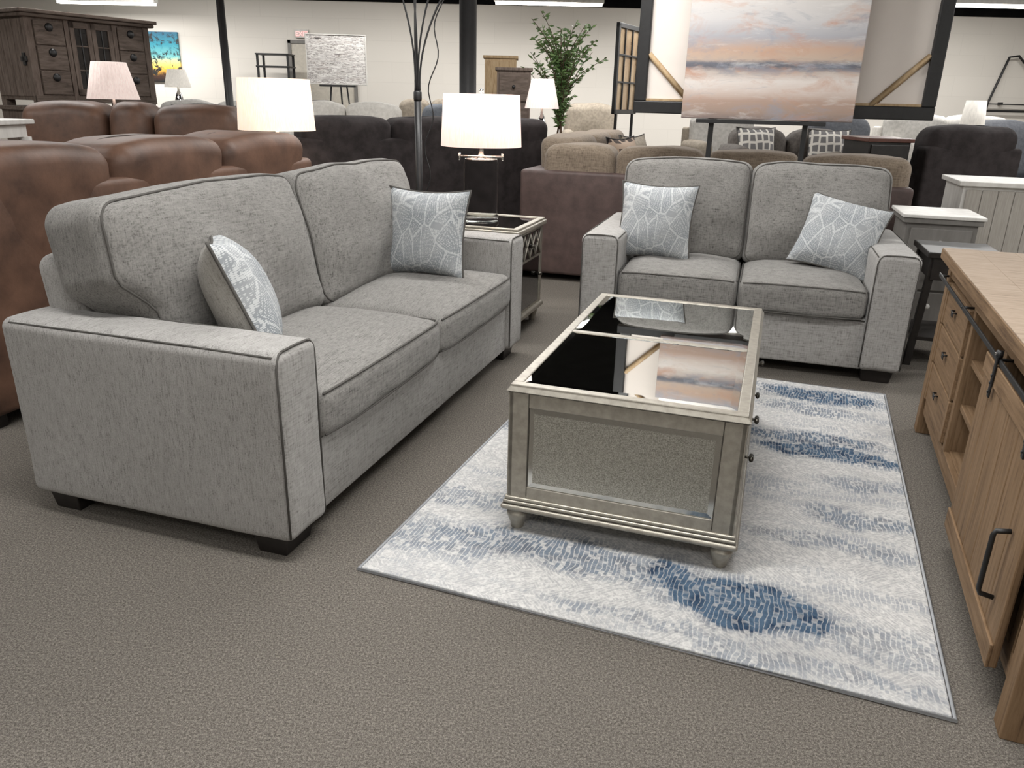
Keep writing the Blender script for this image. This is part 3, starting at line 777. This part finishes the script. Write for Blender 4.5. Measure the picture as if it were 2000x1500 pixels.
# brown L-shaped sectional
T=Thing('sectional_sofa','plum leather and taupe chenille L-shaped sectional behind loveseat','sofa',(0.02,5.8,0),-.3)
b=MB(); b.rbox(0,0,.05,2.62,.2,.80,plum,r=.025,n=(10,2,5),k=3,smooth=True); b.tube([(1.25,-.002,.07),(1.25,-.002,.78)],.004,leather_seam)
b.rbox(0,.15,.05,.2,2.3,.80,plum,r=.025,n=(2,10,5),k=3,smooth=True)
b.box(.2,.2,.05,2.5,.92,.30,plum); b.box(.2,.9,.05,.92,2.28,.30,plum)
T.part('base_frame',b)
T.part('arm',MB().rbox(2.38,.1,.05,2.63,.95,.62,plum,r=.06,n=(3,6,4),k=4,smooth=True))
T.part('arm',MB().rbox(.1,2.2,.05,.95,2.42,.62,plum,r=.06,n=(6,3,4),k=4,smooth=True))
def cush(x0,y0,z0,x1,y1,z1,ax):
    c=MB()
    def f(p,h):
        u=p[ax]/h[ax]; q=p.copy(); w=p.z/h[2]
        q.z+=(.03*(1-abs(u)**3) if p.z>0 else 0); o=1-ax
        if p[o]>0 or w>.3: q[o]+=math.copysign(.04,p[o])*(1-u*u)*(1 if p[o]>0 else max(0,(w-.3)))
        return q+Vector((nz((p.x+x0,p.y,p.z),5,.012),nz((p.x,p.y+y0,p.z),5,.008),nz((p.x,p.y+x0+3,p.z),5,.014)))
    c.rbox(x0,y0,z0,x1,y1,z1,taupe,r=.07,n=(8,8,6),k=4,smooth=True,fn=f); return c
for i,(xa,xb) in enumerate(((.15,.68),(.68,1.3),(1.3,1.92),(1.92,2.60))):
    T.part('back_cushion',cush(xa,.055,.46,xb,.34,.955,0))
    if i>0: T.part('seat_cushion',cush(xa,.22,.28,min(xb,2.38),.95,.46,0))
for (ya,yb) in ((.3,.95),(.95,1.6),(1.6,2.25)):
    T.part('back_cushion',cush(.06,ya,.46,.36,yb,1.0,1))
    T.part('seat_cushion',cush(.22,ya,.28,.95,yb,.46,1))

pg=pillow_mb(.36,.07,pat_gw,pat_gw,fab_pipe,8)
GP='patterned throw pillows on distant sofas'
for (x,y,z,t_,r_) in ((2.12,7.1,.77,-20,.1),(2.72,7.05,.77,-20,-.2)):
    Thing('throw_pillow','gray and cream ogee patterned throw pillow','pillow',(x,y,z),rot=(rd(t_),0,r_),group=GP,mb=pg)
pg2=pillow_mb(.34,.06,pat_gw,fab_light,fab_pipe,8)
for x in (-3.55,-3.2): Thing('throw_pillow','gray patterned throw pillow on light sofa','pillow',(x,8.62,.84),rot=(rd(-20),0,0),group=GP,mb=pg2)
Thing('throw_pillow','dark brown floral throw pillow on taupe sectional','pillow',(.93,6.60,.52),rot=(rd(-12),0,1.0),group='sectional throw pillows',mb=pillow_mb(.52,.08,pat_cow,fab_char,fab_dkseam,8))
Thing('throw_pillow','beige throw pillow on taupe sectional','pillow',(1.10,7.15,.52),rot=(rd(-12),0,1.0),group='sectional throw pillows',mb=pillow_mb(.52,.08,fab_tan,fab_tan,fab_pipe,8))

# ------------------------------------------------------------ easel, paintings
ER=-.2944
Rr=Vector((math.cos(.2944),-math.sin(.2944),0))
cc=Vector((1.475,4.90,0)); cW=.985
o_=cc-Rr*cW/2
T=Thing('canvas_painting','abstract coastal sunset canvas in gray, white and peach','painting',(o_.x,o_.y,1.19),ER)
T.part('canvas',MB().rbox(0,0,0,cW,.03,1.3,paint1,r=.004))
s_=MB(); s_.box(.02,.03,.02,cW-.02,.045,.06,palewood); s_.box(.02,.03,1.24,cW-.02,.045,1.28,palewood); s_.box(.02,.03,.06,.06,.045,1.24,palewood); s_.box(cW-.06,.03,.06,cW-.02,.045,1.24,palewood)
T.part('stretcher',s_,label='pale pine stretcher bars')
fc=Vector((1.60,5.09,0)); fW=1.78; o_=fc-Rr*fW/2
T=Thing('framed_canvas','large black-framed canvas turned back side out','painting',(o_.x,o_.y,1.21),ER)
f=MB(); t_=.075
f.rbox(0,0,0,fW,.05,t_,blackm,r=.006); f.rbox(0,0,1.4-t_,fW,.05,1.4,blackm,r=.006); f.rbox(0,0,t_,t_,.05,1.4-t_,blackm,r=.006); f.rbox(fW-t_,0,t_,fW,.05,1.4-t_,blackm,r=.006)
T.part('frame',f,label='thick black frame')
T.part('canvas',MB().box(t_,.03,t_,fW-t_,.04,1.4-t_,canvas_back),label='bare canvas back')
T.part('stretcher',MB().box(t_,.012,t_,fW-t_,.03,t_+.015,palewood),label='pale pine stretcher bar')
for (xa,za,xb,zb_) in ((t_,t_+.28,t_+.28,t_),(fW-t_-.28,t_,fW-t_,t_+.28),(t_,1.4-t_-.28,t_+.28,1.4-t_),(fW-t_-.28,1.4-t_,fW-t_,1.4-t_-.28)):
    T.part('corner_brace',MB().tube([(xa,.018,za),(xb,.018,zb_)],.018,palewood,4),label='pale pine corner brace')
T=Thing('easel','black metal two-post display easel behind the loveseat','easel',(cc.x,cc.y,0),ER)
for x in (-.31,.24):
    T.part('post',MB().rbox(x-.015,.05,.02,x+.015,.08,2.45,blackm,r=.003))
T.part('base',MB().box(-.5,.04,0,.45,.09,.025,blackm).box(-.31-.015,-.06,0,-.31+.015,.30,.02,blackm).box(.225,-.06,0,.255,.30,.02,blackm))
T.part('ledge',MB().box(-.40,-.01,1.165,.35,.06,1.188,blackm).box(-.34,.05,1.17,-.28,.15,1.188,blackm).box(.21,.05,1.17,.27,.15,1.188,blackm))
T=Thing('canvas_painting','gray and white horizontal streak abstract canvas','painting',(-2.94,11.5,1.44),rz=.05)
T.part('canvas',MB().rbox(0,0,0,.8,.04,.62,paint2,r=.004))
T.part('frame',MB().box(-.012,-.005,-.012,.812,.045,0,whitewood).box(-.012,-.005,.62,.812,.045,.632,whitewood).box(-.012,-.005,0,0,.045,.62,whitewood).box(.8,-.005,0,.812,.045,.62,whitewood))
T=Thing('easel','black display easel holding the streak canvas','easel',(-2.54,11.62,0),.05)
T.part('post',MB().tube([(-.25,0,0),(-.05,-.02,2.0)],.012,blackm,6).tube([(.25,0,0),(.05,-.02,2.0)],.012,blackm,6).tube([(0,.45,0),(0,0,2.0)],.012,blackm,6))
T.part('ledge',MB().box(-.25,-.14,1.40,.25,0,1.425,blackm))
T=Thing('canvas_painting','teal and gold sunset tree canvas on the wall','painting',(-6.2,12.9598,1.43))
T.part('canvas',MB().rbox(0,0,0,.9,.04,.72,paint3,r=.004))
T=Thing('exit_sign','red and white lit exit sign above the door','sign',(-3.37,12.949,2.11))
T.part('housing',MB().rbox(-.10,0,0,.10,.05,.12,whitewood,r=.004))
cu=bpy.data.curves.new('exit_text','FONT'); cu.body='EXIT'; cu.size=.095; cu.extrude=.002; cu.align_x='CENTER'
to=bpy.data.objects.new('exit_tmp',cu); link(to)
dg=bpy.context.evaluated_depsgraph_get(); me=bpy.data.meshes.new_from_object(to.evaluated_get(dg)); bpy.data.objects.remove(to)
me.materials.clear(); me.materials.append(red_e)
to=bpy.data.objects.new('lettering',me); link(to); to.parent=T.o; to.rotation_euler=(PI/2,0,0); to.location=(0,-.003,.025); to['label']='red EXIT letters'

# ------------------------------------------------------------ floor lamp, column, post
T=Thing('floor_lamp','black metal floor lamp with several arching arms','lamp',(-.63,5.1,0))
T.part('base',MB().lathe([(.15,0),(.155,.01),(.15,.03),(.03,.04),(.025,.06)],blackm,32))
T.part('pole',MB().tube([(0,0,.05),(0,0,1.27)],.022,blackm,12).lathe([(.023,1.25),(.026,1.26),(.026,1.30),(.02,1.31)],blackm,16))
arms=[(-.10,.0,-.55,-.1,2.05),(-.035,.02,-.25,.45,2.2),(.03,-.02,.15,-.35,2.3),(.12,.0,.55,.1,2.1),(.16,.03,.4,.45,2.0)]
for ai,(mx,my,ex,ey,zt) in enumerate(arms):
    ox_=(ai-2)*.008
    P=[(ox_,my*.1,1.28)]
    for t in range(1,13):
        s_=t/12; bow=.03*math.sin(s_*PI)*(-1 if mx>0 else 1)
        P.append((ox_+mx*s_**1.8+bow*.5,my*s_**1.4,1.28+(zt-.12-1.28)*s_))
    x0,y0,z0=P[-1]
    for t in range(1,13):
        s_=t/12*PI*.8; P.append((x0+(ex-x0)*(1-math.cos(s_))/1.81,y0+(ey-y0)*(1-math.cos(s_))/1.81,z0+.16*math.sin(s_)))
    T.part('arm',MB().tube(P,.006,blackm,6))
    e_=P[-1]; T.part('shade',MB().lathe([(.07,-.09),(.05,-.02),(.02,.02),(.006,.03)],blackm,16,xf=Matrix.Translation(e_),cap=False),label='small black metal shade')
P=[(.025,0,.3)]
for t in range(40):
    P.append((.04+.022*math.sin(t*.7)+.12*(t/39)**2,.01,.35+1.55*t/39))
T.part('cord',MB().tube(P,.004,blackm,5))
Thing('support_column','round black painted steel support column','column',(-.50,8.0,0),mb=MB().lathe([(.11,0),(.11,.02),(.082,.022),(.082,HC-.02),(.11,HC-.018),(.11,HC-.001)],blackm,32))
Thing('support_post','slim black steel post','column',(-2.76,7.8,0),mb=MB().lathe([(.07,0),(.07,.01),(.036,.012),(.036,HC-.01),(.07,HC-.008),(.07,HC-.001)],blackm,20))

# ------------------------------------------------------------ armoire + sideboard
AR=rd(58)
ox,oy=-4.15,7.05
T=Thing('sideboard','weathered wood sideboard carrying the armoire','cabinet',(ox,oy,0),AR)
b=MB(); b.rbox(-.03,-.03,1.09,1.17,.68,1.125,weather_x,r=.004); b.box(0,0,.08,1.14,.65,1.09,weather)
T.part('body',b)
for i in range(3):
    o=T.part('door',MB().box(.03+i*.365,-.012,.14,.37+i*.365,.0,1.04,weather)); T.part('knob',MB().tube([(.34+i*.365,-.012,.6),(.34+i*.365,-.04,.6)],.012,blackm,8),parent=o)
for x in (.03,1.05):
    for y in (.03,.57): T.part('leg',MB().box(x,y,0,x+.06,y+.06,.09,weather))
T=Thing('armoire','weathered brown wood armoire with drawers and glass doors','cabinet',(ox,oy,1.126),AR)
b=MB(); AH=.76; AW=1.12; AD=.62
b.box(0,0,.05,AW,AD,AH-.05,weather)
for i in range(6): b.rbox(-.008,.01+i*.1,.08,0,.105+i*.1,AH-.06,weather,r=.003)
b.box(-.012,-.008,.03,.05,.04,AH-.05,weather); b.box(AW-.05,-.008,.03,AW+.01,.04,AH-.05,weather)
b.box(-.012,-.01,.03,AW+.01,.02,.09,weather_x); b.box(.32,-.012,.05,.36,.02,AH-.05,weather); b.box(.76,-.012,.05,.80,.02,AH-.05,weather)
for x in (0,AW-.08):
    for y in (0,AD-.08): b.box(x,y,0,x+.08,y+.08,.05,weather)
T.part('body',b)
T.part('cornice',MB().rbox(-.05,-.05,AH-.05,AW+.05,AD+.03,AH-.02,weather_x,r=.01,k=2).rbox(-.07,-.07,AH-.02,AW+.07,AD+.04,AH+.01,weather_x,r=.006))
for (xa,xb) in ((.05,.32),(.80,1.07)):
    for (za,zb_) in ((.10,.29),(.30,.49),(.50,.69)):
        dr=MB(); dr.rbox(xa+.01,-.018,za,xb-.01,.01,zb_,weather_x,r=.004)
        o=T.part('drawer',dr)
        T.part('cup_pull',MB().lathe([(.035,0),(.03,.012),(.012,.02)],blackm,14,xf=Matrix.Translation(((xa+xb)/2,-.018,zb_-.05))@Matrix.Rotation(PI/2,4,'X')),parent=o,label='black metal cup pull')
gl=M2('dark_cabinet_glass',(30,28,28),(44,40,38),6,rough=.1)
for (xa,xb) in ((.365,.558),(.562,.755)):
    dr=MB(); dr.box(xa,-.016,.1,xa+.04,.01,.70,weather); dr.box(xb-.04,-.016,.1,xb,.01,.70,weather); dr.box(xa,-.016,.1,xb,.01,.15,weather_x); dr.box(xa,-.016,.65,xb,.01,.70,weather_x)
    dr.box(xa+.04,-.004,.15,xb-.04,.0,.65,gl)
    for z in (.3,.5): dr.box(xa+.04,-.012,z,xb-.04,-.002,z+.012,weather_x)
    dr.box((xa+xb)/2-.005,-.012,.15,(xa+xb)/2+.005,-.002,.65,blackm)
    T.part('glass_door',dr)
T.part('bracket',MB().box(-.022,.03,.36,-.01,.13,.40,blackm).box(-.022,.06,.33,-.01,.10,.43,blackm),label='black iron corner bracket')
T=Thing('console_table','white painted tall console table with turned legs','table',(-3.80,4.9,0),0)
T.part('top',MB().rbox(0,0,1.05,.62,.42,1.08,whitewood,r=.006))
T.part('apron',MB().box(.04,.04,.97,.58,.38,1.05,whitewood))
for x in (.05,.57):
    for y in (.05,.37): T.part('leg',MB().lathe([(.02,0),(.025,.05),(.035,.3),(.022,.4),(.03,.6),(.02,.7),(.035,.85),(.035,.97)],whitewood,14,cx=x,cy=y))
T=Thing('shelf_unit','black open metal shelf unit by the wall','shelf',(-3.9,12.3,0))
T.part('frame',MB().box(0,0,0,.03,.03,1.85,blackm).box(.45,0,0,.48,.03,1.85,blackm).box(0,.3,0,.03,.33,1.85,blackm).box(.45,.3,0,.48,.33,1.85,blackm))
for z in (.3,.8,1.25,1.5,1.68,1.85): T.part('shelf',MB().box(-.01,-.01,z-.02,.49,.34,z,blackm))
def cab(name,label,loc,rz,W,D,H,m1,m2,rows,cols=1,knobm=None):
    T=Thing(name,label,'cabinet',loc,rz)
    b=MB(); b.box(0,0,.06,W,D,H-.03,m1)
    for x in (0,W-.05):
        for y in (0,D-.05): b.box(x,y,0,x+.05,y+.05,.06,m1)
    T.part('body',b); T.part('top',MB().rbox(-.02,-.02,H-.03,W+.02,D+.01,H,m1,r=.004))
    dh=(H-.14)/rows; dw=(W-.04)/cols
    for r_ in range(rows):
        for c_ in range(cols):
            xa=.02+c_*dw+.006; za=.09+r_*dh+.006
            o=T.part('door' if rows==1 else 'drawer',MB().rbox(xa,-.014,za,xa+dw-.012,0,za+dh-.012,m2,r=.004))
            T.part('knob',MB().lathe([(.008,0),(.015,.012),(.018,.022),(.010,.032)],knobm or blackm,14,xf=Matrix.Translation((xa+dw/2-.006,-.014,za+dh/2))@Matrix.Rotation(PI/2,4,'X')),parent=o)
    return T
cab('tall_cabinet','pale pine tall cabinet with studded doors',(-.40,9.5,0),0,.36,.4,1.75,palewood,palewood,2,1)
cab('tall_chest','weathered gray chest of drawers beside the pine cabinet',(-.24,8.8,0),0,.36,.33,1.60,weather,weather_x,5,1)
cab('nightstand','gray painted nightstand with white top and white knob',(2.25,4.5,0),-.29,.37,.4,.69,greywood,greywood,3,1,whitewood).part('top_board',MB().rbox(-.03,-.03,.69,.40,.42,.71,whitewood,r=.004),label='white plank top')
# dark open desk cabinet beside the far loveseat
T=Thing('chest','black wood chest with reddish brown top','cabinet',(2.74,6.3,0),0)
T.part('body',MB().box(0,0,.05,.32,.5,1.03,black_wood)); T.part('top',MB().rbox(-.02,-.02,1.03,.34,.52,1.06,M2('reddish_brown_top',(96,58,46),(80,46,38),10,rough=.35),r=.004))
for za in (.08,.40,.72): 
    o=T.part('drawer',MB().rbox(.015,-.012,za,.305,0,za+.29,black_wood,r=.003)); T.part('knob',MB().tube([(.16,-.012,za+.15),(.16,-.03,za+.15)],.010,blackm,8),parent=o)
T.part('plinth',MB().box(.02,.02,0,.30,.48,.05,black_wood))
T=Thing('storage_cabinet','white storage cabinet with gray beadboard front','cabinet',(2.80,4.98,0),-.29)
T.part('body',MB().box(0,0,.04,.85,.5,.83,whitewood)); T.part('top',MB().rbox(-.03,-.03,.83,.88,.52,.86,whitewood,r=.004))
f=MB()
for i in range(9): f.rbox(.02+i*.09,-.012,.06,.108+i*.09,0,.81,palegrey,r=.005)
T.part('door',f,label='pale gray beadboard panel'); T.part('plinth',MB().box(.02,.02,0,.83,.48,.04,whitewood))
T=Thing('chairside_table','black wood chairside table beside the loveseat arm','table',(2.07,3.86,0),-.29)
T.part('top',MB().rbox(0,0,.57,.36,.42,.60,black_wood,r=.005)); T.part('drawer',MB().box(.03,.01,.46,.33,.40,.57,black_wood)); T.part('shelf',MB().box(.02,.02,.14,.34,.40,.16,black_wood))
for x,sx in ((.02,-.01),(.31,.01)):
    for y in (.02,.37):
        def fl(p,h,sx=sx): return Vector((p.x+(sx*3 if p.z<-h[2]*.9 else 0),p.y,p.z))
        T.part('leg',MB().rbox(x,y,0,x+.035,y+.035,.57,black_wood,r=.003,fn=fl))
T=Thing('windowpane_mirror','tall black-framed window pane mirror on a stand','mirror',(1.14,9.75,0),rd(62))
f=MB(); f.box(0,0,1.15,.05,.04,2.15,blackm); f.box(.7,0,1.15,.75,.04,2.15,blackm); f.box(0,0,1.15,.75,.04,1.2,blackm); f.box(0,0,2.10,.75,.04,2.15,blackm)
for x in (.24,.48): f.box(x,.005,1.2,x+.02,.035,2.10,blackm)
for z in (1.5,1.8): f.box(.05,.005,z,.7,.035,z+.02,blackm)
T.part('frame',f); T.part('glass',MB().box(.05,.022,1.2,.7,.028,2.10,M2('warm_mirror_glass',(170,150,122),(130,106,82),3,rough=.15,metal=.5)))
T.part('stand',MB().box(.08,0,0,.11,.03,1.15,blackm).box(.64,0,0,.67,.03,1.15,blackm).box(.02,-.15,0,.73,.18,.02,blackm))
T=Thing('metal_headboard','black metal tube frame mounted on the wall','frame',(7.35,12.91,1.30))
T.part('frame',MB().tube([(0,0,0),(0,0,.12),(.18,0,.78),(.32,0,.80),(.5,0,.64),(.9,0,.60),(.95,0,.2),(.95,0,0)],.018,blackm,8,closed=True).tube([(0,0,.1),(.95,0,.1)],.01,blackm,6))
T.part('bracket',MB().box(.2,0,.09,.24,.085,.13,blackm).box(.7,0,.09,.74,.085,.13,blackm))
T=Thing('potted_tree','potted artificial olive tree with slender branches','plant',(.50,9.72,0))
T.part('pot',MB().lathe([(.13,0),(.17,.02),(.19,.32),(.195,.34),(.17,.34),(.165,.30)],potm,28))
tk=MB(); lf=MB(); rnd=random.Random(4)
tk.tube([(0,0,.3),(.02,0,.8),(-.01,.01,1.2)],[.02,.017,.013],barkm,8)
tk.tube([(.02,0,.3),(-.03,.02,.9),(.03,0,1.3)],[.015,.012,.01],barkm,8)
for b_ in range(42):
    z0=rnd.uniform(.95,1.6); an=rnd.uniform(0,2*PI); ln=rnd.uniform(.38,.88); sp=rnd.uniform(.12,.62)
    P=[];p=Vector((0,0,z0))
    dirv=Vector((math.cos(an)*sp,math.sin(an)*sp,1)).normalized()
    for t in range(8):
        P.append(tuple(p)); p=p+dirv*ln/7; dirv=(dirv+Vector((math.cos(an)*.07,math.sin(an)*.07,-.03))+Vector((rnd.gauss(0,.05),rnd.gauss(0,.05),0))).normalized()
        if p.z>2.3: break
    if len(P)<3: continue
    tk.tube(P,[.006*(1-i/len(P))+.002 for i in range(len(P))],barkm,5)
    for i in range(1,len(P)):
        for _ in range(6):
            c=Vector(P[i-1]).lerp(Vector(P[i]),rnd.random()); a2=rnd.uniform(0,2*PI)
            dv=(Vector((math.cos(a2),math.sin(a2),rnd.uniform(-.3,.9)))).normalized(); l_=rnd.uniform(.06,.10)
            sd=dv.cross(Vector((rnd.gauss(0,1),rnd.gauss(0,1),rnd.gauss(0,1)))).normalized()*.014
            lf.add([c,c+dv*l_*.5+sd,c+dv*l_,c+dv*l_*.5-sd],[[0,1,2,3]],leafm)
T.part('trunk',tk); T.part('foliage',lf)

# ------------------------------------------------------------ ceiling lights
def fixture(x,y,along='x',ln=1.4,energy=60,z=2.54,label='white fluorescent strip ceiling light'):
    T=Thing('ceiling_light',label,'light',(x,y,z),0 if along=='x' else PI/2,group='fluorescent ceiling strips')
    T.part('housing',MB().rbox(-ln/2,-.07,.03,ln/2,.07,.09,whitewood,r=.004).box(-.3,-.01,.09,-.28,.01,HC-z,blackm).box(.28,-.01,.09,.30,.01,HC-z,blackm))
    T.part('tube',MB().tube([(-ln/2+.02,-.035,.015),(ln/2-.02,-.035,.015)],.018,tube_e,10).tube([(-ln/2+.02,.035,.015),(ln/2-.02,.035,.015)],.018,tube_e,10))
    l=bpy.data.lights.new('strip_light','AREA'); l.shape='RECTANGLE'; l.size=ln; l.size_y=.14; l.energy=energy; l.color=(1,.985,.965)
    o=bpy.data.objects.new('strip_light',l); link(o); o.parent=T.o; o.location=(0,0,-.012)
for (x,y,a,z) in ((.35,10.9,'x',2.43),(1.85,9.95,'y',2.5),(5.2,9.8,'x',2.40),(-5.85,12.0,'x',2.42)):
    fixture(x,y,a,energy=50,z=z)
for x in (-4.6,-1.5,3.0,6.2): fixture(x,11.2,'x',ln=2.4,energy=58,z=2.86)  # unseen strips added near the back wall to brighten it
for x in (-4.8,0,4.8):
    for y,en in ((-1.2,54),(1.6,84),(4.4,78)): fixture(x,y,'x',ln=2.4,energy=en*(.75 if x<-4 else 1),z=2.80)
for x in (-4.5,0,4.8): fixture(x,7.4,'x',ln=2.4,energy=72,z=2.84)

w=bpy.data.worlds.new('World'); scene.world=w; w.use_nodes=True
w.node_tree.nodes['Background'].inputs[0].default_value=(.8,.8,.82,1); w.node_tree.nodes['Background'].inputs[1].default_value=.3

# ------------------------------------------------------------ camera
cam=bpy.data.cameras.new('camera'); co=bpy.data.objects.new('camera',cam); link(co)
cam.sensor_width=36; cam.lens=36*1503.26/2000; cam.clip_start=.05
p=.3512;rl=.0246
fwd=Vector((0,math.cos(p),-math.sin(p))); up=Vector((0,math.sin(p),math.cos(p))); xr=Vector((1,0,0))
right=xr*math.cos(rl)+up*math.sin(rl); up2=-xr*math.sin(rl)+up*math.cos(rl)
m=Matrix.Identity(4)
for i in range(3): m[i][0]=right[i]; m[i][1]=up2[i]; m[i][2]=-fwd[i]
m[2][3]=1.258
co.matrix_world=m
scene.camera=co
